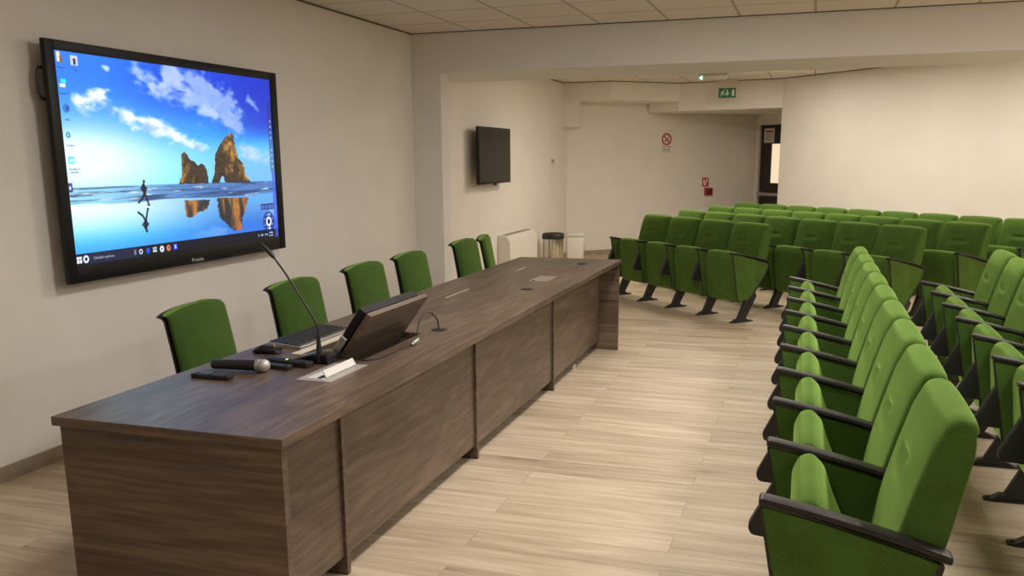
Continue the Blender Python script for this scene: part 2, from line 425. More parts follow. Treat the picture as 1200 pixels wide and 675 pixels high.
# door at the end of the recess
dn = Vector((-SQ, -SQ))
Md = Matrix(((cd.x, -dn.x, 0, Ce.x+cd.x*.055), (cd.y, -dn.y, 0, Ce.y+cd.y*.055), (0, 0, 1, 0), (0, 0, 0, 1)))   # local x along the wall, local y into the wall
def onM(o, M): o.matrix_world = M; return o
dr = bpy.data.objects.new('door_1', None); C.objects.link(dr); dr.matrix_world = Md; struct(dr, 'dark brown fire door with a narrow glass pane and push bar')
MB().box(0, .05, -.02, .12, 0, 2.13).box(.995, 1.045, -.02, .12, 0, 2.13).box(.05, .995, -.02, .12, 2.10, 2.13).build('door_frame', m_frame, dr, 0)
MB().box(.055, .31, .02, .07, .01, 2.095, mi=0).box(.60, .99, .02, .07, .01, 2.095).box(.31, .60, .02, .07, .01, 1.12).box(.31, .60, .02, .07, 1.78, 2.095).build('door_leaf', m_door, dr, 0)
MB().box(.305, .605, .035, .055, 1.115, 1.785).build('window_pane', m_pane, dr, 0)
MB().box(.07, .93, -.055, -.025, .90, .955, bev=.008).box(.07, .12, -.03, .02, .88, .975).box(.88, .93, -.03, .02, .88, .975).build('push_bar', m_bar, dr)
# notice sheet on the door
nt_ = thing('notice_sheet', 'white printed notice with a red heading taped to the dark door', 'notice'); nt_.matrix_world = Md @ Matrix.Translation((.12, .017, 1.80))
MB().box(0, .25, -.002, 0, 0, .24).build('sheet', m_paper, nt_, 0)
MB().box(.03, .22, -.004, -.002, .175, .205).build('heading', m_red, nt_, 0)
t = MB()
for k in range(7): t.box(.03, .22-.03*(k % 3), -.0035, -.002, .03+.02*k, .038+.02*k)
t.build('printed_lines', m_textgrey, nt_, 0)

# ------------------------------------------------------------------ signs on the far walls
def wall_matrix(x, y, z, d, n):
    """local x along d, local y out of the wall along n, z up"""
    return Matrix(((d.x, n.x, 0, x), (d.y, n.y, 0, y), (0, 0, 1, z), (0, 0, 0, 1)))
def at_wall(A, d, n, x, z, off=.0):
    t = (x-A[0])/d.x; p = Vector(A)+d*t+n*off
    return wall_matrix(p.x, p.y, z, d, n)
ns = thing('no_smoking_sign', 'round red no smoking sign with a caption on the angled wall', 'sign'); ns.matrix_world = at_wall(Wc, d_, n_, -2.38, 1.80)
MB().box(-.105, .105, 0, .006, -.17, .17).build('plate', m_signw, ns, 0)
def ring(r0, r1, n=36, y0=.006, y1=.009, cx=0, cz=0):
    mb = MB(); vs = []
    for k in range(n):
        t = 2*PI*k/n
        for r, y in ((r0, y0), (r1, y0), (r1, y1), (r0, y1)): vs.append((cx+r*math.cos(t), y, cz+r*math.sin(t)))
    mb.add(vs, [(4*k+j, 4*k+(j+1) % 4, 4*((k+1) % n)+(j+1) % 4, 4*((k+1) % n)+j) for k in range(n) for j in range(4)]); return mb
rg = ring(.072, .098, cz=.062)
rg.box(-.08, .08, .0075, .0095, -.011, .011, M=Matrix.Translation((0, 0, .062)) @ Matrix.Rotation(R(45), 4, 'Y'))
rg.build('prohibition_ring', m_red, ns, 0)
MB().box(-.05, .045, .006, .008, -.010, .008, M=Matrix.Translation((0, 0, .055)) @ Matrix.Rotation(R(-38), 4, 'Y')).tube([(.035, .007, .09), (.045, .007, .105), (.035, .007, .118)], .004, 6).build('cigarette', m_blk, ns, 0)
MX = Matrix.Rotation(PI/2, 4, 'X')
def txt_wall(name, body, size, mat, parent, x, y, z): return text(name, body, size, mat, parent, Matrix.Translation((x, y, z)) @ Matrix.Rotation(PI, 4, 'Z') @ MX)
def txt_wall2(name, body, size, mat, parent, x, y, z): return text(name, body, size, mat, parent, Matrix(((1, 0, 0, x), (0, 0, 1, y), (0, 1, 0, z), (0, 0, 0, 1))))
txt_wall2('caption', 'VIETATO\nFUMARE', .044, m_blk, ns, 0, .0065, -.085)
t = MB()
for k in range(2): t.box(-.08, .08, .006, .0075, -.148+.014*k, -.142+.014*k)
t.build('small_print', m_textgrey, ns, 0)

fs = thing('fire_alarm_sign', 'small red and white fire alarm sign above the red call point', 'sign'); fs.matrix_world = at_wall(Wc, d_, n_, -1.775, 1.145)
MB().box(-.065, .065, 0, .005, -.075, .075).build('plate', m_red, fs, 0)
MB().box(-.045, -.018, .005, .008, -.05, .045).box(-.018, .01, .005, .008, -.055, -.02).box(.01, .04, .005, .008, .01, .055).box(-.005, .022, .005, .008, -.02, .012).build('symbol', m_signw, fs, 0)
cp = thing('fire_call_point', 'square red fire alarm call point below its red sign', 'call point'); cp.matrix_world = at_wall(Wc, d_, n_, -1.735, .985)
MB().box(-.075, .075, 0, .05, -.065, .065, bev=.008).build('housing', m_redb, cp)
MB().box(-.04, .045, .05, .054, -.035, .035, bev=.002).build('press_window', m_blk, cp)

# exit sign hanging from the ceiling
ex = thing('exit_sign', 'green emergency exit sign hanging under the rear ceiling', 'sign', (-1.31, 14.3, 2.50))
MB().box(-.125, .125, -.012, .012, -.07, .07, bev=.003).build('plate', m_signg, ex)
MB().box(-.14, .14, -.006, .006, .07, .205).build('hanger', m_acr, ex, 0)
sy = MB()
y0, y1 = -.0135, -.012
sy.box(.07, .105, y0, y1, -.045, .045)
sy.box(-.008, .012, y0, y1, -.005, .045).prism([(-.032, .0), (.036, .0), (.002, -.045)], 'xz', y0, y1)
sy.prism([(-.10, -.045), (-.085, -.045), (-.065, -.01), (-.045, -.035), (-.035, -.03), (-.055, .005), (-.045, .03), (-.06, .035), (-.10, .0), (-.095, -.008), (-.075, .008), (-.08, -.012)], 'xz', y0, y1)
sy.lathe([(.0, 0), (.009, 0), (.009, .0015), (.0, .0015)], 12, M=Matrix.Translation((-.042, y1, .043)) @ Matrix.Rotation(PI/2, 4, 'X'))
sy.build('symbols', m_signgw, ex, 0)
# emergency lamp under the rear ceiling
el = thing('emergency_lamp', 'slim emergency lamp with a green indicator under the rear ceiling', 'lamp', (-1.40, 13.2, 2.71))
MB().box(-.2, .2, -.05, .05, -.03, 0, bev=.006).build('base', m_acr, el)
MB().box(-.19, .19, -.045, .045, -.10, -.03, bev=.02).build('cover', m_acr, el)
MB().prism([(-.19, -.075), (-.155, -.045), (-.15, -.095), (-.165, -.095)], 'xz', -.049, -.044).build('indicator', m_led, el)

# ------------------------------------------------------------------ small wall screen, socket, fan coil, bins
tv = thing('wall_television', 'switched off black television on the wall beyond the pilaster', 'television', (-3.63, 10.36, 1.60), 0)
T = MB().box(-.02, .018, -.565, .565, -.325, .325, bev=.006).box(.0, .02, -.03, .03, -.345, -.32); T.build('casing', m_bezel, tv)
MB().box(.017, .0195, -.548, .548, -.302, .308).build('screen', m_offscr, tv, 0)
MB().box(-.125, -.02, -.2, .2, -.16, .16, bev=.004).build('wall_bracket', m_blackm, tv)
so = thing('wall_socket', 'small white double socket plate on the left wall near the far corner', 'socket', (XW, 13.36, 1.50))
MB().box(0, .012, -.10, .10, -.075, .065, bev=.003).build('plate', m_whitep, so)
for y_ in (-.06, .02): MB().box(.012, .016, y_, y_+.05, -.0, .05).build('switch_rocker', m_grey, so, 0)
fc = thing('fan_coil_heater', 'white casing fan coil heater standing against the left wall', 'heater', (XW, 11.43, 0))
MB().prism([(0, .06), (.165, .06), (.17, .53), (.12, .605), (0, .615)], 'xz', -.61, .60, bev=.010).build('casing', m_whiteu, fc)
t = MB()
for k in range(4): t.box(.025+.02*k, .034+.02*k, -.52, .52, .600, .6165)
tag(t.build('outlet_grille', m_grey, fc, 0), 'grey air outlet grille')
MB().box(.014, .15, -.58, .58, 0, .06).build('plinth', m_grey, fc, 0)
b1 = thing('steel_waste_bin', 'tall polished steel waste bin with a black lid by the far corner', 'bin', (-3.50, 12.50, 0))
MB().lathe([(0, 0), (.145, 0), (.150, .01), (.150, .45), (.0, .45)], 40).build('body', m_steel, b1)
MB().lathe([(.10, .44), (.156, .44), (.160, .455), (.158, .50), (.150, .515), (.135, .520), (.125, .505), (0, .50)], 40).build('lid', m_black, b1)
MB().lathe([(0, 0), (.154, 0), (.154, .025), (.150, .03), (0, .03)], 40).build('base_ring', m_black, b1)
MB().box(-.05, -.035, -.157, -.148, .03, .52).build('side_strip', m_black, b1) if 0 else None
b2 = thing('white_pedal_bin', 'white plastic pedal bin standing right of the steel bin', 'bin', (-3.36, 13.2, 0), R(20))
MB().prism([(-.115, 0), (.115, 0), (.13, .42), (-.13, .42)], 'xz', -.12, .12, bev=.012).build('body', m_whiteu, b2)
MB().box(-.135, .135, -.13, .13, .42, .475, bev=.018).build('lid', m_whitep, b2)
MB().box(.05, .10, -.17, -.12, .02, .04, bev=.004).box(.118, .137, -.03, .03, .18, .30, bev=.004).build('pedal', m_black, b2)

# ------------------------------------------------------------------ large display
YL, YRt, Z0, Z1 = 3.715, 5.775, .935, 2.163      # outline
sy0, sy1, sz0, sz1 = 3.775, 5.70, 1.025, 2.112   # lit area
ds = thing('interactive_display', 'large black interactive display on the left wall showing a beach landscape', 'display', (-3.66, (YL+YRt)/2, 0))
yc = (YL+YRt)/2
def L(y): return y-yc
fr = MB()
X0, X1 = -.018, .012
fr.box(-.07, -.017, L(YL)+.05, L(YRt)-.05, Z0+.04, Z1-.04, bev=.01)
fr.box(X0, X1, L(YL), L(sy0), Z0, Z1, bev=.004).box(X0, X1, L(sy1), L(YRt), Z0, Z1, bev=.004)
fr.box(X0, X1, L(sy0), L(sy1), sz1, Z1, bev=.004).box(X0, X1, L(sy0), L(sy1), Z0, sz0, bev=.004).box(X0, 0, L(YL)+.01, L(YRt)-.01, Z0+.01, Z1-.01)
fr.build('frame', m_bezel, ds, 25)
MB().tube([(-.045, L(YL)+.06, 2.03), (-.045, L(YL)+.005, 2.025), (-.045, L(YL)-.008, 2.00), (-.045, L(YL)-.008, 1.90), (-.045, L(YL)+.005, 1.875), (-.045, L(YL)+.06, 1.87)], .008, 8).build('carry_handle', m_black, ds)
MB().box(-.10, -.07, -.5, .5, 1.25, 1.85).build('wall_mount', m_blackm, ds, 0)

def paint(nu, nv):
    u, v = np.meshgrid((np.arange(nu)+.5)/nu, (np.arange(nv)+.5)/nv)
    def smooth(a, b, x): t = np.clip((x-a)/(b-a), 0, 1); return t*t*(3-2*t)
    def lerp(a, b, t): return a*(1-t[..., None])+b*t[..., None]
    def col(r, g, b): return np.array([r, g, b], float)/255
    rs = np.random.RandomState(5)
    def vnoise(x, y, seed):
        g = np.random.RandomState(seed).rand(64, 64)
        xi = np.floor(x).astype(int); yi = np.floor(y).astype(int); fx = x-xi; fy = y-yi
        fx = fx*fx*(3-2*fx); fy = fy*fy*(3-2*fy)
        a = g[yi % 64, xi % 64]; b = g[yi % 64, (xi+1) % 64]; c = g[(yi+1) % 64, xi % 64]; d = g[(yi+1) % 64, (xi+1) % 64]
        return (a*(1-fx)+b*fx)*(1-fy)+(c*(1-fx)+d*fx)*fy
    def fbm(x, y, seed, o=5):
        s = 0; a = .5
        for k in range(o): s = s+a*vnoise(x*2**k, y*2**k, seed+k); a *= .5
        return s
    def inside(poly, uu, vv):
        c = np.zeros(uu.shape, bool); n = len(poly)
        for i in range(n):
            x1, y1 = poly[i]; x2, y2 = poly[(i+1) % n]
            if y1 == y2: continue
            k = ((y1 > vv) != (y2 > vv)) & (uu < (x2-x1)*(vv-y1)/(y2-y1)+x1); c ^= k
        return c
    def segd(uu, vv, a, b):
        ax, ay = a; bx, by = b; A = 1.77
        px = (uu-ax)*A; py = vv-ay; dx = (bx-ax)*A; dy = by-ay
        t = np.clip((px*dx+py*dy)/(dx*dx+dy*dy+1e-9), 0, 1)
        return np.hypot(px-t*dx, py-t*dy)
    hz = .374
    # sky
    im = np.zeros((nv, nu, 3))+col(0, 0, 0)
    t = smooth(hz, 1.0, v)
    glow = np.exp(-((u-.05)**2/.12+(v-.50)**2/.035))
    sky = lerp(lerp(col(120, 225, 255)+u[..., None]*0, col(45, 150, 250)+u[..., None]*0, smooth(0, .45, t)), col(18, 66, 215)+u[..., None]*0, smooth(.35, 1, t)*(.35+.65*smooth(.1, .6, u)))
    sky = lerp(sky, col(22, 44, 185)+u[..., None]*0, smooth(.55, 1.0, u)*.75*smooth(.25, .6, t))
    sky = lerp(sky, col(110, 170, 235)+u[..., None]*0, smooth(.3, .9, u)*(1-smooth(0, .4, t))*.75)
    sky = lerp(sky, col(225, 252, 255)+u[..., None]*0, np.clip(glow*1.15, 0, 1))
    # clouds along bands
    def band(pts, wd, seed, th, amp, c):
        nonlocal sky
        d = np.full(u.shape, 9.)
        for i in range(len(pts)-1): d = np.minimum(d, segd(u, v, pts[i], pts[i+1]))
        f = fbm(u*11+seed+v*4, v*13-u*5, seed, 6); f2 = fbm(u*34+v*12, v*38+seed, seed+9)
        m = smooth(th-.12, th+.62, 1-d/wd+(f-.5)*1.7+(f2-.5)*.9)
        m = m*(1-smooth(wd*1.1, wd*1.9, d))
        shade = fbm(u*18+3, v*18, seed+20)
        cc = lerp(c+u[..., None]*0, col(120, 160, 225)+u[..., None]*0, np.clip((shade-.42)*2.2, 0, .6))
        sky = lerp(sky, cc, np.clip(m*amp, 0, 1))
    band([(.07, .785), (.15, .785), (.26, .715)], .075, 3, .25, 1, col(250, 252, 255))
    band([(.24, .73), (.36, .69), (.44, .64), (.53, .59)], .06, 11, .30, .95, col(235, 243, 255))
    band([(.32, .93), (.40, .90), (.47, .92), (.56, .82), (.66, .77)], .12, 21, .38, .9, col(190, 208, 245))
    band([(.44, .98), (.60, .90), (.72, .82), (.78, .70)], .13, 31, .40, .85, col(165, 188, 240))
    band([(.56, .57), (.62, .565)], .045, 41, .3, .85, col(215, 232, 252))
    band([(.80, .58), (.87, .52), (.95, .49)], .08, 51, .35, .8, col(195, 215, 248))
    band([(.86, .86), (.92, .80)], .05, 61, .55, .7, col(170, 190, 240))
    band([(.17, .955), (.19, .945)], .022, 71, .5, .8, col(230, 240, 255))
    im = sky
    # sea
    w = fbm(u*6, v*90, 81, 4); w2 = fbm(u*16, v*150, 85, 3)
    sea = lerp(lerp(col(150, 215, 240)+u[..., None]*0, col(75, 120, 185)+u[..., None]*0, smooth(.0, .6, u)), col(40, 62, 105)+u[..., None]*0, np.clip((w-.47)*4, 0, .85))
    sea = lerp(sea, col(235, 245, 250)+u[..., None]*0, np.clip((w2-.58)*5, 0, .8))
    wet0 = lerp(col(225, 250, 255)+u[..., None]*0, col(95, 165, 225)+u[..., None]*0, smooth(.05, .8, u))
    wet1 = lerp(col(75, 200, 250)+u[..., None]*0, col(45, 105, 205)+u[..., None]*0, smooth(.1, .85, u))
    wet = lerp(wet1, wet0, smooth(.06, .27, v-.10*(.5-u)*0))
    wet = lerp(wet, col(50, 130, 235)+u[..., None]*0, smooth(.16, .02, v)*.65 if 0 else (1-smooth(.02, .17, v))*.6)
    wet = lerp(wet, col(200, 225, 250)+u[..., None]*0, np.clip((fbm(u*9, v*14, 99)-.55)*3, 0, .35)*smooth(.3, .8, u))
    shore = .290+.012*(fbm(u*5, v*0+2, 77)-.5)*2
    ms = smooth(-.004, .004, v-shore)
    ground = lerp(wet, sea, ms)
    mh = smooth(-.0025, .0025, v-(hz-.012*(u-.1)))
    im = lerp(ground, im, mh)
    # rocks and reflections
    r1 = [(.456, .368), (.46, .396), (.471, .405), (.477, .531), (.492, .546), (.508, .526), (.515, .502), (.537, .492), (.557, .469), (.576, .481), (.589, .466), (.601, .436), (.606, .366)]
    r2 = [(.618, .366), (.64, .419), (.65, .527), (.678, .588), (.71, .63), (.745, .659), (.758, .642), (.764, .58), (.779, .506), (.806, .473), (.813, .419), (.842, .362), (.692, .364), (.691, .392), (.683, .405), (.673, .400), (.664, .366)]
    wob = (fbm(u*60, v*60, 7)-.5)*.012
    for poly, cc in ((r1, .53), (r2, .73)):
        mk = inside(poly, u+wob, v+wob*.7)
        tx = fbm(u*34, v*16, 201); tx2 = fbm(u*90, v*60, 205)
        lit = np.clip((u-cc)*5+(tx-.45)*3.2, 0, 1) if cc > .6 else np.clip(.30-(u-.47)*5+(tx-.5)*2.2, 0, 1)
        a = lerp(col(64, 50, 38)+u[..., None]*0, col(228, 160, 70)+u[..., None]*0, lit)
        a = lerp(a, col(96, 102, 44)+u[..., None]*0, np.clip((v-.5)*5, 0, .5)*np.clip((tx2-.3)*2, 0, 1)) if cc > .6 else a
        a = lerp(a, a*.45, np.clip((tx2-.5)*4, 0, .8))
        a = lerp(a, col(50, 42, 40)+u[..., None]*0, 1-smooth(.365, .385, v))
        im = np.where(mk[..., None], a, im)
    wob2 = (fbm(u*24, v*90, 17)-.5)*.02
    f1 = [(.473, .278), (.603, .273), (.593, .232), (.566, .209), (.539, .207), (.51, .18), (.488, .182), (.473, .189)]
    f2 = [(.64, .28), (.822, .27), (.811, .224), (.779, .15), (.769, .075), (.72, .075), (.699, .106), (.649, .165)]
    for poly, cc in ((f1, .49), (f2, .77)):
        mk = inside(poly, u+wob2, v)
        tx = fbm(u*40, v*10, 301)
        a = lerp(col(44, 36, 40)+u[..., None]*0, col(205, 120, 45)+u[..., None]*0, np.clip(1-np.abs(u-cc)*9+(tx-.5)*3-.35, 0, .9))
        im = np.where(mk[..., None], im*.08+a*.92, im)
    # jogging figure on the sand and its reflection
    def limb(pts, r, c):
        nonlocal im
        d = np.full(u.shape, 9.)
        for i in range(len(pts)-1): d = np.minimum(d, segd(u, v, pts[i], pts[i+1]))
        m = 1-smooth(r*.75, r*1.25, d); im = lerp(im, c+u[..., None]*0, m)
    dk = col(22, 20, 42)
    for q in (0, 1):
        F = (lambda p: p) if q == 0 else (lambda p: (p[0]-.006, .252-(p[1]-.262)*.93))
        Lm = lambda pts, r: limb([F(p) for p in pts], r, dk)
        Lm([(.296, .389), (.2965, .390)], .009); Lm([(.293, .368), (.295, .338)], .0125)
        Lm([(.295, .332), (.284, .303), (.267, .283)], .0062); Lm([(.296, .332), (.303, .298), (.309, .268)], .0062); Lm([(.306, .267), (.313, .268)], .004)
        Lm([(.292, .37), (.280, .355), (.288, .343)], .004); Lm([(.296, .37), (.307, .353), (.301, .343)], .004)
    # taskbar and small symbols
    def rect(u0, u1, v0, v1, c, a=1.):
        nonlocal im
        m = ((u >= u0) & (u <= u1) & (v >= v0) & (v <= v1))*a; im = lerp(im, c+u[..., None]*0, m)
    rect(0, 1, 0, .056, col(12, 14, 32)); rect(.052, .25, .003, .053, col(28, 34, 62))
    for i in (0, 1):
        for j in (0, 1): rect(.006+.0095*i, .0145+.0095*i, .014+.0165*j, .029+.0165*j, col(230, 240, 255))
    def disc(cu, cv, r0, r1, c, a=1.):
        nonlocal im
        d = np.hypot((u-cu)*1.77, v-cv); m = (smooth(r0-.003, r0+.001, d) if r0 > 0 else 1)*(1-smooth(r1-.001, r1+.003, d))*a; im = lerp(im, c+u[..., None]*0, m*np.ones_like(u))
    disc(.039, .029, .010, .018, col(225, 235, 255)); disc(.257, .028, .008, .013, col(200, 215, 240))
    disc(.288, .028, 0, .014, col(20, 80, 230)); rect(.309, .327, .015, .041, col(200, 215, 170)); rect(.309, .327, .026, .034, col(90, 140, 210))
    disc(.350, .027, 0, .016, col(230, 240, 255)); disc(.350, .027, 0, .006, col(60, 90, 160))
    disc(.381, .028, 0, .016, col(240, 130, 40)); disc(.383, .030, 0, .008, col(60, 90, 190)); rect(.404, .421, .012, .044, col(20, 70, 235)); rect(.410, .416, .018, .038, col(220, 235, 255))
    for cu in (.867, .886, .893, .910, .922): rect(cu, cu+.006, .018, .032, col(150, 170, 210))
    rect(.935, .965, .012, .020, col(150, 170, 210)); rect(.940, .962, .030, .038, col(150, 170, 210)); rect(.229, .235, .015, .040, col(120, 130, 160))
    rect(.976, 1, 0, .42, col(70, 90, 215), .75); rect(.972, 1, .42, .86, col(35, 45, 90), .45); rect(.985, 1, .86, 1, col(50, 60, 150), .4)
    for k in range(8): rect(.983, .990, .45+k*.035+(.04 if k > 3 else 0), .462+k*.035+(.04 if k > 3 else 0), col(200, 215, 240), .8)
    rect(.895, .976, .182, .220, col(15, 30, 110), .85)
    for cu in (.907, .928, .949, .966): disc(cu, .201, .006, .010, col(110, 150, 225))
    disc(.940, .106, 0, .063, col(20, 40, 130), .85); disc(.940, .106, .018, .030, col(235, 240, 255)); disc(.940, .106, 0, .012, col(15, 25, 90))
    for k in range(8):
        a = k*PI/4+.39; disc(.940+.046*math.cos(a)/1.77, .106+.046*math.sin(a), 0, .005, col(170, 200, 250), .8)
    disc(.942, .064, 0, .007, col(250, 250, 255)); disc(.942, .152, 0, .006, col(230, 240, 255))
    # desktop symbols
    rect(.010, .022, .95, .995, col(240, 225, 160)); rect(.020, .030, .945, .975, col(120, 90, 90)); rect(.058, .082, .940, .985, col(200, 205, 240)); rect(.066, .075, .943, .970, col(30, 25, 50))
    rect(.016, .034, .855, .872, col(40, 220, 220)); rect(.010, .030, .835, .852, col(225, 240, 250))
    disc(.024, .74, 0, .020, col(30, 130, 190)); rect(.024, .036, .728, .752, col(50, 70, 190))
    disc(.022, .618, .006, .013, col(60, 140, 190)); rect(.012, .034, .485, .520, col(90, 220, 235)); rect(.016, .030, .495, .505, col(200, 250, 250))
    rect(0, .017, .350, .395, col(40, 40, 130), .85); rect(.006, .012, .365, .38, col(200, 210, 240))
    return np.clip(im, 0, 1)
nu, nv = 560, 316
img = paint(nu, nv)
lin = np.where(img <= .04045, img/12.92, ((img+.055)/1.055)**2.4)
me = bpy.data.meshes.new('screen')
uu, vv = np.meshgrid(np.linspace(0, 1, nu), np.linspace(0, 1, nv))
co = np.stack([np.full(uu.size, .004), (L(sy0)+(sy1-sy0)*uu).ravel(), (sz0+(sz1-sz0)*vv).ravel()], 1)
idx = np.arange(nu*nv).reshape(nv, nu)
q = np.stack([idx[:-1, :-1].ravel(), idx[:-1, 1:].ravel(), idx[1:, 1:].ravel(), idx[1:, :-1].ravel()], 1)
me.vertices.add(nu*nv); me.vertices.foreach_set('co', co.ravel())
me.loops.add(q.size); me.loops.foreach_set('vertex_index', q.ravel().astype(np.int32))
me.polygons.add(len(q)); me.polygons.foreach_set('loop_start', (np.arange(len(q))*4).astype(np.int32))
me.update(calc_edges=True)
ca = me.color_attributes.new('picture', 'FLOAT_COLOR', 'POINT')
ca.data.foreach_set('color', np.concatenate([lin.reshape(-1, 3), np.ones((nu*nv, 1))], 1).ravel().astype(np.float32))
m, nt, b = nmat('lit_display_picture')
at = N(nt, 'ShaderNodeAttribute'); at.attribute_name = 'picture'
nt.links.new(at.outputs['Color'], b.inputs['Emission Color']); b.inputs['Emission Strength'].default_value = 1.12
b.inputs['Base Color'].default_value = (.01, .01, .01, 1); b.inputs['Roughness'].default_value = .35
me.materials.append(m)
scr = bpy.data.objects.new('screen', me); C.objects.link(scr); scr.parent = ds
def MT(y, z, x=.0055): return Matrix(((0, 0, 1, x), (1, 0, 0, L(y)), (0, 1, 0, z), (0, 0, 0, 1)))
def su(u): return sy0+(sy1-sy0)*u
def sv(v): return sz0+(sz1-sz0)*v
text('search_text', 'Chiedimi qualcosa', .021, m_uitext, scr, MT(su(.105), sv(.027)))
for uu_, vv_, s_ in ((.021, .925, 'Utente'), (.070, .920, 'Foto'), (.025, .808, 'Questo PC'), (.024, .689, 'Rete'), (.024, .570, 'Cestino'), (.028, .452, 'Pannello di\ncontrollo')):
    text('icon_caption', s_, .016, m_uidark, scr, MT(su(uu_), sv(vv_)))
text('maker_name', 'Prowise', .036, m_logo, ds, MT(su(.512), Z0+.022, .0128))

# ------------------------------------------------------------------ conference desk
DX0, DX1, DY0, DY1, DZ = -2.318, -1.455, 2.218, 7.264, .75
dk = thing('conference_desk', 'long walnut conference desk with a raised flap on the near half', 'desk', (0, 0, 0))
dk.location = ((DX0+DX1)/2, (DY0+DY1)/2, 0)
ox, oy = dk.location.x, dk.location.y
class DB(MB):
    def bx(s, x0, x1, y0, y1, z0, z1, bev=0): return s.box(x0-ox, x1-ox, y0-oy, y1-oy, z0, z1, bev)
hx0, hx1, hy0, hy1 = -2.035, -1.735, 3.26, 3.88
t = DB()
t.bx(DX0, DX1, DY0, hy0, DZ-.03, DZ).bx(DX0, DX1, hy1, DY1, DZ-.03, DZ).bx(DX0, hx0, hy0, hy1, DZ-.03, DZ).bx(hx1, DX1, hy0, hy1, DZ-.03, DZ)
t.build('desktop', m_wy, dk, 0)
for y_ in (DY0-.0012, DY1+.0002): DB().bx(DX0, DX1, y_, y_+.001, DZ-.03, DZ-.0004).build('edge_band', m_wx, dk, 0)
for y in (DY0+.012, DY1-.04): DB().bx(DX0+.02, DX1-.012, y, y+.028, 0, DZ-.03, .001).build('end_panel', m_wx, dk, 0)
posts = (2.862, 4.29, 5.79)
for y in posts: DB().bx(DX0+.30, -1.612, y-.013, y+.013, 0, DZ-.03, .001).build('divider_panel', m_wx, dk, 0)
ys = [DY0+.04, *posts, DY1-.04]
for a, b_ in zip(ys, ys[1:]):
    DB().bx(-1.650, -1.625, a+.013, b_-.013, .075, DZ-.032, .001).build('front_panel', m_wy, dk, 0)
    DB().bx(-1.76, -1.74, a+.013, b_-.013, 0, .16).build('cable_tray', m_darkin, dk, 0)
DB().bx(-1.70, -1.64, 6.45, 6.50, 0.0, .035, .004).build('floor_socket', m_strip, dk, 0)
# monitor lift bay
DB().bx(hx0, hx1, hy0, hy1, DZ-.30, DZ-.285).bx(hx0-.01, hx0, hy0, hy1, DZ-.30, DZ-.031).bx(hx1, hx1+.01, hy0, hy1, DZ-.30, DZ-.031).bx(hx0, hx1, hy0-.01, hy0, DZ-.30, DZ-.031).bx(hx0, hx1, hy1, hy1+.01, DZ-.30, DZ-.031).build('lift_bay', m_bay, dk, 0)
tag(DB().bx(hx0-.045, hx0, hy0+.02, 3.86, DZ, DZ+.004).build('bay_edge_strip', m_cream, dk, 0), 'cream strip along the open bay')
# tilted wooden flap: rises from the bay and leans to the audience
fy0, fy1 = 3.275, 3.865
fb = Vector((-1.900, .64)); ft = Vector((-1.690, .932)); fd = (ft-fb).normalized(); fn = Vector((-fd.y, fd.x))
pr = [fb, ft, ft+fn*.022, fb+fn*.022]
mb = MB().prism([(p.x-ox, p.y) for p in pr], 'xz', fy0-oy, fy1-oy); mb.build('monitor_flap', m_wy, dk, 0)
for yy in (fy0-.012,):
    mb = MB(); c0 = Vector((-1.85, .757)); mb.prism([(p.x-ox, p.y) for p in (c0, c0+fd*.095, c0+fd*.095+fn*.03, c0+fn*.03)], 'xz', yy-.012-oy, yy-oy, bev=.003)
    mb.box(-1.90-ox, -1.845-ox, yy-.014-oy, yy-oy, .752, .775, .004)
    mb.build('lift_hinge', m_silver, dk, 0)
for y in (3.984, 5.427, 6.889):
    o = MB().lathe([(0, DZ), (.038, DZ), (.040, DZ+.002), (.036, DZ+.004), (.0, DZ+.004)], 28, M=Matrix.Translation((-1.69-ox, y-oy, 0))).build('cable_grommet', m_blackm, dk)
for y0_, y1_ in ((4.942, 5.336), (6.328, 6.553)): DB().bx(-2.058, -2.048, y0_, y1_, DZ, DZ+.0015).build('flap_edge_strip', m_strip, dk, 0)
# socket boxes let into the top
def sbox(y0, y1, x0, x1, opened):
    bxp = DB(); z = DZ+.002
    if opened: bxp.bx(x0, x1, y0, y1, DZ, z)
    else: bxp.bx(x0, x1, y0, y1, DZ, z, .0006)
    o = bxp.build('socket_box', m_silver if not opened else m_frost, dk, 0)
    if opened:
        DB().bx(x0+.03, x1-.045, y0+.03, y1-.03, z, z+.0015).build('inner_tray', m_whitep, o, 0)
        MB().box(-.030, 0, y0+.045-oy, y1-.02-oy, 0, .004, .001, M=Matrix.Translation((x1-.045-ox, 0, DZ+.004)) @ Matrix.Rotation(R(62), 4, 'Y')).build('lid', m_whitep, o, 0)
        DB().bx(x1-.075, x1-.060, y0+.035, y0+.085, DZ+.0035, DZ+.006).build('socket_insert', m_black, o, 0)
    else: DB().bx(x0+.02, x0+.035, y0+.015, y0+.04, DZ+.002, DZ+.0035).build('finger_notch', m_black, o, 0)
sbox(2.885, 3.185, -1.815, -1.667, True)
sbox(5.80, 6.08, -1.797, -1.670, False)

# monitor on the lift
mo = thing('desk_monitor', 'black flat monitor tilted in front of the raised wooden flap', 'monitor', (0, 0, 0))
ms_ = fb+fn*.030+fd*.02; me_ = fb
ctr = Vector((ms_.x, 3.55, .0)); mo.location = (ms_.x, 3.55, ms_.y)
def mp_(a, c): p = ms_+fd*a+fn*c; return (p.x-ms_.x, p.y-ms_.y)
MB().prism([mp_(0, 0), mp_(.335, 0), mp_(.335, .034), mp_(0, .034)], 'xz', -.27, .26, bev=.005).build('casing', m_bezel, mo)
MB().prism([mp_(.03, .034), mp_(.315, .034), mp_(.315, .0355), mp_(.03, .0355)], 'xz', -.25, .24).build('screen', m_offscr, mo, 0)

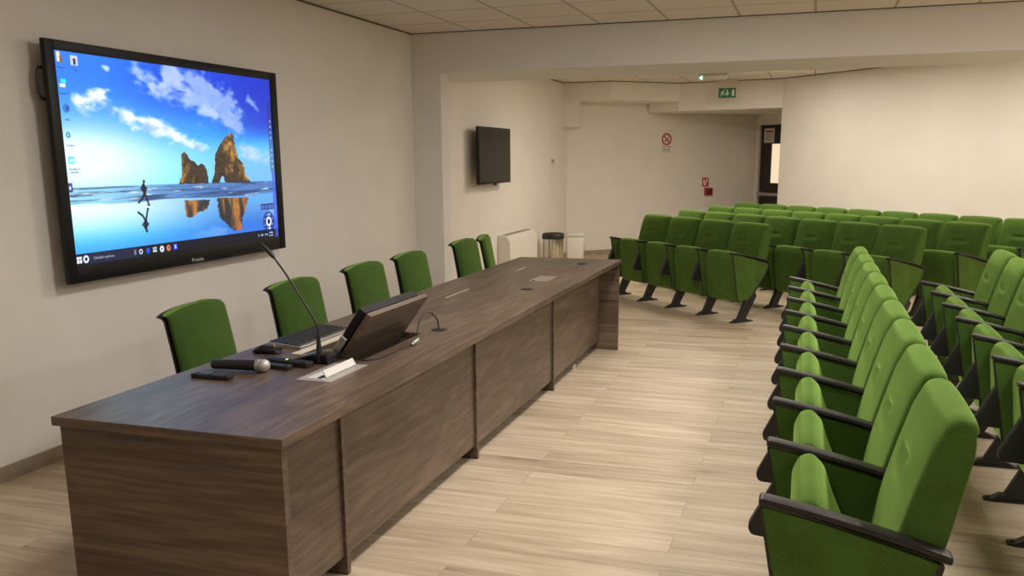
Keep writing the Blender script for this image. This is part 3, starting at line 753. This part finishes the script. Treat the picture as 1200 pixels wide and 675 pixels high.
# ------------------------------------------------------------------ things on the desk
def bent(pts, n=40):
    P = [Vector(p) for p in pts]; out = []
    for i in range(len(P)-1):
        a = P[max(i-1, 0)]; b_ = P[i]; c = P[i+1]; d = P[min(i+2, len(P)-1)]
        for j in range(n//len(P)+3):
            t = j/(n//len(P)+3); out.append(.5*((2*b_)+(c-a)*t+(2*a-5*b_+4*c-d)*t*t+(3*b_-a-3*c+d)*t**3))
    return out+[P[-1]]
# keyboard
kb = thing('computer_keyboard', 'slim silver keyboard with black keys on the desk behind the monitor', 'keyboard', (-2.178, 3.62, DZ), R(0))
MB().prism(rpoly([(-.085, 0), (.085, 0), (.085, .010), (-.085, .024)], [0, 0, .004, .006]), 'xz', -.235, .235, bev=.002).build('body', m_silver, kb, 30)
t = MB()
for r in range(6):
    for c in range(15 if r < 5 else 8):
        x = -.070+.025*r; w = .0265 if r < 5 else .0265
        yy = -.222+.0300*c if r < 5 else -.222+.057*c
        hw = .0128 if r < 5 else .026
        zt = .024-(x+.085)/.17*.014
        t.box(x-.0105, x+.0105, yy, yy+hw*2, zt-.002, zt+.004)
tag(t.build('keys', m_black, kb, 0), 'black keys')
# mouse
ms = thing('computer_mouse', 'black computer mouse left of the keyboard', 'mouse', (-2.195, 3.28, DZ), R(5))
MB().pillow(closed([(-.058, .002), (-.05, .020), (-.02, .036), (.02, .034), (.05, .016), (.058, .002), (.0, .0)], 40), .031, .018, 8).build('shell', m_gloss, ms)
MB().lathe([(0, -.004), (.009, -.004), (.009, .004), (0, .004)], 14, M=Matrix.Translation((.028, 0, .030)) @ Matrix.Rotation(PI/2, 4, 'X')).build('scroll_wheel', m_grey, ms)
# handheld microphone
hm = thing('handheld_microphone', 'black handheld microphone with a silver grille lying on the desk', 'microphone', (-2.095, 2.95, DZ), R(7))
Mt = Matrix.Translation((0, 0, .026)) @ Matrix.Rotation(PI/2, 4, 'Y')
MB().lathe([(0, -.125), (.016, -.125), (.020, -.118), (.020, -.03), (.0215, .04), (.023, .066), (.0, .066)], 26, M=Mt).build('body', m_black, hm)
MB().lathe([(.0, .064), (.0245, .064), (.0265, .070), (.0245, .077), (.0, .077)], 26, M=Mt).build('collar', m_silver, hm)
MB().lathe([(.022, .076)]+[(.0265*math.cos(a), .092+.0265*math.sin(a)) for a in [R(-30+12*k) for k in range(10)]]+[(0, .1185)], 26, M=Mt).build('grille', m_mesh, hm)
# remotes
def remote(name, label, x, y, rz, ln, w, h, taper, keys, led=False):
    rm = thing(name, label, 'remote control', (x, y, DZ), rz)
    pts = rpoly([(-ln/2, -w/2*taper), (ln/2, -w/2), (ln/2, w/2), (-ln/2, w/2*taper)], .012)
    MB().prism([(p.x, p.y) for p in pts], 'xy', 0, h, bev=.004).build('body', m_black, rm)
    t = MB()
    for i in range(keys):
        for j in (-1, 0, 1): t.box(-ln*.36+ln*.72*i/max(1, keys-1)-.004, -ln*.36+ln*.72*i/max(1, keys-1)+.004, j*w*.24-.004, j*w*.24+.004, h-.001, h+.002, .001)
    t.build('buttons', m_gloss, rm, 0)
    if led: MB().lathe([(0, h-.001), (.005, h-.001), (.005, h+.003), (0, h+.003)], 12, M=Matrix.Translation((0.0, 0.0, 0))).build('indicator', m_led2, rm)
    return rm
remote('remote_control', 'small black remote control nearest the desk corner', -2.135, 2.812, R(2), .175, .042, .018, .6, 3)
remote('remote_control', 'black remote control with a glowing green button beside the microphone base', -1.985, 3.100, R(-7), .235, .050, .022, .85, 10, True)
remote('remote_control', 'plain black remote control lying behind the handheld microphone', -2.005, 3.035, R(-8), .165, .042, .018, .8, 2)
# gooseneck microphone
gm = thing('gooseneck_microphone', 'black gooseneck microphone on a wedge base bending to the left', 'microphone', (-1.88, 3.20, DZ), 0)
bm_ = MB()
pr = [(-.115, 0), (.055, -0), (.055, .038), (.0, .045), (-.115, .012)]
MB().prism(rpoly(pr, [.002, .002, .01, .02, .004]), 'xz', -.055, .06, bev=.006).build('base', m_gloss, gm, 30)
gx, gy = .012, -.045
neck = bent([(gx, gy, .04), (gx, gy, .11), (gx-.003, gy, .150), (gx-.022, gy, .195), (gx-.075, gy, .275), (gx-.135, gy, .365), (gx-.19, gy, .435)], 50)
MB().tube(neck, .0042, 10).build('gooseneck', m_blackm, gm)
MB().tube([(gx, gy, .0), (gx, gy, .05), (gx, gy, .075), (gx-.0005, gy, .125)], [.013, .013, .010, .0065], 14).build('stem_socket', m_black, gm)
MB().tube([(gx-.182, gy, .425), (gx-.19, gy, .435), (gx-.215, gy, .460), (gx-.245, gy, .482)], [.0055, .009, .0095, .008], 12).build('capsule', m_black, gm)
# cable from grommet to microphone
cb = thing('microphone_cable', 'thin black cable looping out of the grommet to the microphone base', 'cable', (-1.69, 3.98, DZ))
def cl(x, y, z): return (x+1.69, y-3.98, z-DZ)
path = bent([cl(-1.69, 3.984, .742), cl(-1.695, 3.975, .80), cl(-1.71, 3.93, .842), cl(-1.715, 3.86, .845), cl(-1.70, 3.77, .815), cl(-1.672, 3.69, .785), cl(-1.645, 3.63, .768)], 50)
MB().tube(path, .0035, 8).build('upper_lead', m_black, cb)
MB().tube([cl(-1.650, 3.645, .775), cl(-1.645, 3.625, .768), cl(-1.648, 3.59, .763), cl(-1.650, 3.57, .760)], [.006, .010, .010, .006], 12).build('connector', m_conn, cb)
path = bent([cl(-1.650, 3.575, .761), cl(-1.662, 3.50, .756), cl(-1.665, 3.40, .7545), cl(-1.672, 3.31, .7545), cl(-1.70, 3.255, .7545), cl(-1.76, 3.245, .756), cl(-1.824, 3.243, .768)], 50)
MB().tube(path, .003, 8).build('lower_lead', m_black, cb)

# ------------------------------------------------------------------ presenter chairs behind the desk
pc = thing('presenter_chair', 'x', 'chair', (0, 0, 0))
# local x points to the desk; backrest at x<0
zs = [.44, .52, .62, .72, .80, .85, .885]
def back_x(z): return -.225-.11*(z-.45)-.10*max(0, z-.62)**1.2
def make_back(mb, w, th, off, lip=0, ztop=.89, zlow=.45):
    # shell as loft over z of rounded strip curved in plan
    rows = []; nz_ = 22; ny = 20
    vs = []
    for k in range(nz_+1):
        t = k/nz_; z = zlow+(ztop-zlow)*t
        fl = max(0, (t-.93)/.07); tw = w*(1-.02*t)
        for sgn in (1, -1):
            for j in range(ny+1):
                y = -tw+2*tw*(j if sgn > 0 else ny-j)/ny
                curve = -.018*(y/tw)**2
                x = back_x(z)+off+curve-lip*fl**1.6
                e = min(1, (1-abs(y)/tw)*6); hh = th/2*(.35+.65*math.sqrt(max(0, 1-(1-e)**2)))
                zz = z-.018*fl*(abs(y)/tw)**4*(1 if 1 else 0)+ .012*fl*(1-(y/tw)**2)
                vs.append((x+sgn*hh, y, zz))
    n = 2*(ny+1)
    fs = [(k*n+j, k*n+(j+1) % n, (k+1)*n+(j+1) % n, (k+1)*n+j) for k in range(nz_) for j in range(n)]
    fs += [tuple(range(n)), tuple(range(nz_*n, (nz_+1)*n))]
    mb.add(vs, fs); return mb
make_back(MB(), .247, .012, -.026, lip=.030, ztop=.890).build('back_shell', m_black, pc)
make_back(MB(), .242, .040, .0, lip=.018, ztop=.896, zlow=.47).build('backrest', m_greend, pc)
MB().pillow(closed([(-.22, .44), (-.20, .475), (0, .485), (.18, .475), (.225, .45), (.20, .425), (0, .42), (-.18, .425)], 50), .225, .03, 10).build('seat', m_greend, pc)
MB().box(-.20, .19, -.20, .20, .405, .42, .005).box(-.27, -.19, -.06, .06, .405, .47, .006).build('seat_frame', m_blackm, pc, 0)
for sx in (-1, 1):
    for s2 in (-1, 1): MB().tube([(sx*.17, s2*.18, .412), (sx*.215, s2*.205, .0)], [.013, .011], 10).build('leg', m_blackm, pc)
crd = [(3.492, -2.505, R(6)), (4.385, -2.505, 0), (5.235, -2.505, 0), (5.955, -2.505, 0), (7.045, -2.505, 0), (7.58, -2.505, R(14))]
cl_ = ['green upholstered chair behind the desk, nearest the camera', 'green upholstered chair behind the gooseneck microphone', 'green upholstered chair directly behind the raised monitor flap', 'green upholstered chair behind the desk in front of the room corner', 'green upholstered chair left of the last one at the far desk end', 'green upholstered chair at the far end of the desk, turned slightly']
for i, (y, x, rz) in enumerate(crd):
    o = pc if i == 0 else copy_tree(pc)
    o.location = (x+.065, y+(.09 if i == 0 else .045), 0); o.rotation_euler = (0, 0, rz); o['label'] = cl_[i]; o['group'] = 'presenter chairs behind the desk'

# ------------------------------------------------------------------ auditorium seats
P_ = .521; HP = P_/2
def arc(a, b, sag, n=8):
    a = Vector(a); b = Vector(b); d = b-a; nn = Vector((-d.y, d.x)).normalized()
    return [a.lerp(b, k/n)+nn*sag*4*(k/n)*(1-k/n) for k in range(n+1)]
panel_prof = [Vector((.004, .655))]+arc((.015, .658), (.445, .548), .006)[0:]+[Vector((.437, .50)), Vector((.405, .44)), Vector((.352, .375)), Vector((.29, .295)), Vector((.24, .235)), Vector((.215, .215)), Vector((.10, .208)), Vector((.086, .214))]
def side_assembly(root, yc_, tablet):
    mb = MB().prism([(p.x, p.y) for p in panel_prof], 'xz', yc_-.022, yc_+.022, bev=.004); pn = mb.build('side_panel', m_green, root)
    rb = MB()
    fr_ = [(.004, .655), (-.003, .655), (.080, .206), (.087, .214)]
    rb.prism(fr_, 'xz', yc_-.0235, yc_-.008)
    back = [Vector((.447, .55)), Vector((.437, .50)), Vector((.405, .44)), Vector((.352, .375)), Vector((.29, .295)), Vector((.24, .235)), Vector((.215, .215))]
    out_ = [p+Vector((.007, -.004)) for p in back]; inn = [p+Vector((-.006, .004)) for p in back]
    rb.prism([(p.x, p.y) for p in out_+inn[::-1]], 'xz', yc_-.024, yc_+.024)
    rb.build('edge_trim', m_blackm, pn, 0)
    # armrest: long cap with rounded ends, slightly arched, sloping to the back
    top = arc((-.004, .684), (.474, .575), .008, 12)
    prof = [p+Vector((0, .0)) for p in top]+[p+Vector((-.003, -.024)) for p in top[::-1]]
    MB().prism([(p.x, p.y) for p in rpoly([(q.x, q.y) for q in prof], [.012]+[0]*11+[.012, .012]+[0]*11+[.012])], 'xz', yc_-.028, yc_+.028, bev=.009).build('armrest', m_arm, root)
    lg = MB().prism([(.095, .03), (.185, .03), (.42, .42), (.33, .42)], 'xz', yc_-.0195, yc_+.0195)
    lg.v = [v for v in lg.v]; lgo = MB().prism(rpoly([(.098, .022), (.190, .022), (.318, .245), (.290, .30), (.20, .30), (.19, .22)], [0, 0, 0, 0, 0, .02]), 'xz', yc_-.019, yc_+.019, bev=.003)
    lgo.build('leg', m_blackm, root)
    ft_ = MB().prism(rpoly([(.018, -.021), (.05, -.034), (.24, -.034), (.292, -.018), (.292, .018), (.24, .034), (.05, .034), (.018, .021)], .01), 'xy', 0, .010, bev=.003)
    ft_.v = [(v[0], v[1]+yc_, v[2]) for v in ft_.v]
    ft_.prism([(.045, .008), (.085, .034), (.20, .034), (.255, .008)], 'xz', yc_-.024, yc_+.024, bev=.004)
    for bx_ in (.04, .272): ft_.lathe([(0, .008), (.008, .008), (.008, .015), (0, .016)], 8, M=Matrix.Translation((bx_, yc_, 0)))
    ft_.build('foot_plate', m_blackm, root)
    if tablet:
        MB().prism([(p.x, p.y) for p in rpoly([(.028, .555), (-.052, .385), (-.042, .355), (.07, .345), (.070, .50)], [.012, .02, .02, .01, .01])], 'xz', yc_-.0205, yc_+.0205, bev=.005).build('folded_tablet', m_black, root)
def se(a, b, x): t = min(1, max(0, (x-a)/(b-a))); return t*t*(3-2*t)
def droop(y, z):
    a = abs(y)/.236
    return se(.70, .93, z)*(.008*a**2+.006*se(.84, 1.0, a))
def pad_def(v):
    y = v.y/.236; z = v.z
    k = se(.70, .93, z)
    v.z -= droop(v.y, v.z)
    f = 1-se(.40, .47, v.x)*.0
    # bulge of the padding across the width and the stitched tuck in the middle
    v.x += .016*abs(y)**3*(1-se(.40, .46, v.x))*se(.5, .8, z)
    if v.x < .47:
        g = math.exp(-((v.z-.752)/.015)**2)*(1-se(.03, .10, abs(v.y)))
        v.x += .013*g
        v.x -= .007*math.exp(-((v.z-.712)/.04)**2)*(1-se(.0, .20, abs(v.y)))
    return v
pad_prof = dense(resample(rpoly([(.318, .44), (.340, .60), (.366, .74), (.398, .86), (.430, .916), (.468, .934), (.506, .922), (.514, .895), (.474, .872), (.440, .72), (.402, .585), (.385, .44)], [.02, .06, .06, .06, .03, .03, .03, .012, .012, .05, .05, .02], 6), 110), .013)
shell_prof = rpoly([(.345, .40), (.360, .585), (.40, .72), (.440, .895), (.506, .900), (.508, .84), (.488, .72), (.466, .60), (.442, .50), (.41, .40)], [.01, .03, .03, .01, .01, .03, .03, .03, .03, .01], 4)
pan_prof = dense(rpoly([(.074, .610), (.096, .664), (.132, .676), (.170, .640), (.200, .54), (.250, .43), (.315, .33), (.285, .235), (.215, .185), (.145, .183), (.122, .215), (.098, .38)], [.04, .04, .045, .05, .06, .05, .05, .04, .03, .03, .03, .05], 5), .03)
def pan_def(v):
    y = abs(v.y)/.228
    if v.z > .5: v.z -= .016*y**3*se(.5, .66, v.z)
    return v
def make_seat(with_left):
    root = thing('auditorium_seat', 'x', 'seat', (0, 0, 0))
    MB().pillow(pad_prof, .2365, .015, 30, pad_def).build('backrest', m_green, root)
    MB().pillow(shell_prof, .2345, .006, 8, lambda v: Vector((v.x, v.y, v.z-droop(v.y, v.z)))).build('back_shell', m_green, root)
    MB().pillow(pan_prof, .226, .026, 10, pan_def).build('seat_pan', m_green, root)
    MB().tube([(.335, -.235, .40), (.335, .235, .40)], .016, 10).build('hinge_bar', m_blackm, root)
    side_assembly(root, HP, True)
    if with_left: side_assembly(root, -HP, False)
    return root
mid = make_seat(False); end = make_seat(True)
used = {'m': False, 'e': False}
def place(x, y, rz, isend, label, group):
    k = 'e' if isend else 'm'; src = end if isend else mid
    o = src if not used[k] else copy_tree(src); used[k] = True
    o.location = (x, y, 0); o.rotation_euler = (0, 0, rz); o['label'] = label; o['group'] = group; o['category'] = 'seat'
    return o
ordn = ['first', 'second', 'third', 'fourth', 'fifth', 'sixth', 'seventh', 'eighth', 'ninth', 'tenth']
# straight rows facing the display; seat 0 is nearest the camera
for r, (x0, sl, nm, n0) in enumerate(((-.062, -.0095, 'straight row beside the desk', 9), (.870, -.013, 'second straight row from the desk', 9))):
    for i in range(n0):
        y = 2.356+P_*(i+.5); a = math.atan(-sl)
        if r == 1 and i < 0: continue
        where = 'nearest the camera' if i == 0 else ('farthest from the camera' if i == n0-1 else ordn[i]+' from the camera')
        place(x0+sl*y, y, a, i == 0, 'green tip-up auditorium seat, %s in the %s' % (where, nm), 'seats in the '+nm)
# angled rows
rows = [(5.69, -6.68, 4, 'frontmost angled row of four'), (6.57, -5.63, 7, 'second angled row'), (7.45, -5.62, 8, 'third angled row'), (8.335, -5.61, 9, 'rearmost angled row')]
for n0, s_end, cnt, nm in rows:
    for j in range(cnt):
        s = s_end-P_*(j+.5)
        x = (s+n0)*SQ; y = (n0-s)*SQ
        where = 'at the right end' if j == 0 else ('at the left end' if j == cnt-1 else ordn[j]+' from the right')
        place(x, y, R(45), j == 0, 'green tip-up auditorium seat, %s of the %s' % (where, nm), 'seats of the '+nm)

# ------------------------------------------------------------------ ceiling lamps (real fittings of the room) and light
def lamp(x, y, z, power, col=(1, .93, .82), w=.58):
    t_ = thing('ceiling_light', 'square recessed ceiling light panel', 'light', (x, y, z), 0, 'recessed ceiling light panels')
    fr_ = MB().box(-w/2-.02, w/2+.02, -w/2-.02, -w/2, -.02, 0).box(-w/2-.02, w/2+.02, w/2, w/2+.02, -.02, 0).box(-w/2-.02, -w/2, -w/2, w/2, -.02, 0).box(w/2, w/2+.02, -w/2, w/2, -.02, 0)
    fr_.build('frame', m_signw, t_, 0)
    MB().box(-w/2, w/2, -w/2, w/2, -.010, 0).build('diffuser', m_lamp, t_, 0)
    ld = bpy.data.lights.new('lamp_light', 'AREA'); ld.shape = 'RECTANGLE'; ld.size = w; ld.size_y = w; ld.energy = power; ld.color = col
    lo = bpy.data.objects.new('lamp_light', ld); C.objects.link(lo); lo.location = (x, y, z-.03)
MAIN = ((-.7, 5.9, 34), (-.7, 3.5, 34), (1.75, 5.9, 26), (1.75, 3.5, 30), (-.7, 1.1, 11), (1.75, 1.1, 8), (4.2, 5.9, 22), (4.2, 3.5, 24))
REAR = ((-1.5, 11.3, 33), (.3, 11.3, 33), (2.4, 10.3, 30), (-.6, 12.8, 12))
for x, y, e in MAIN: lamp(x, y, ZC, e, (1, .945, .895))
for x, y, e in REAR: lamp(x, y, 2.705, e, (1, .90, .765))
w = bpy.data.worlds.new('World'); S.world = w; w.use_nodes = True
w.node_tree.nodes['Background'].inputs[0].default_value = (.9, .92, 1, 1); w.node_tree.nodes['Background'].inputs[1].default_value = .0

# ------------------------------------------------------------------ camera
F, PY, yaw, pit, rol = 1056.93, 411.945, -0.319346, 0.210378, 0.00750984
cy, sy_ = math.cos(yaw), math.sin(yaw)
f = Vector((sy_*math.cos(pit), cy*math.cos(pit), -math.sin(pit))); rt = Vector((cy, -sy_, 0)); dn_ = f.cross(rt)
c, s = math.cos(rol), math.sin(rol)
xr = c*rt+s*dn_; yd = -s*rt+c*dn_
cam = bpy.data.cameras.new('camera'); co_ = bpy.data.objects.new('camera', cam); C.objects.link(co_)
up = -yd; bk = -f
co_.matrix_world = Matrix(((xr.x, up.x, bk.x, 0), (xr.y, up.y, bk.y, 0), (xr.z, up.z, bk.z, 1.56), (0, 0, 0, 1)))
cam.sensor_width = 36; cam.sensor_fit = 'HORIZONTAL'; cam.lens = 36*F/1200
cam.shift_y = (PY-337.5)/1200; cam.clip_start = .05
S.camera = co_
vs_ = S.view_settings; vs_.view_transform = 'Standard'; vs_.look = 'None'; vs_.gamma = 1; vs_.use_curve_mapping = False; vs_.exposure = .12
S.cycles.use_denoising = True
S.cycles.max_bounces = 10; S.cycles.diffuse_bounces = 6
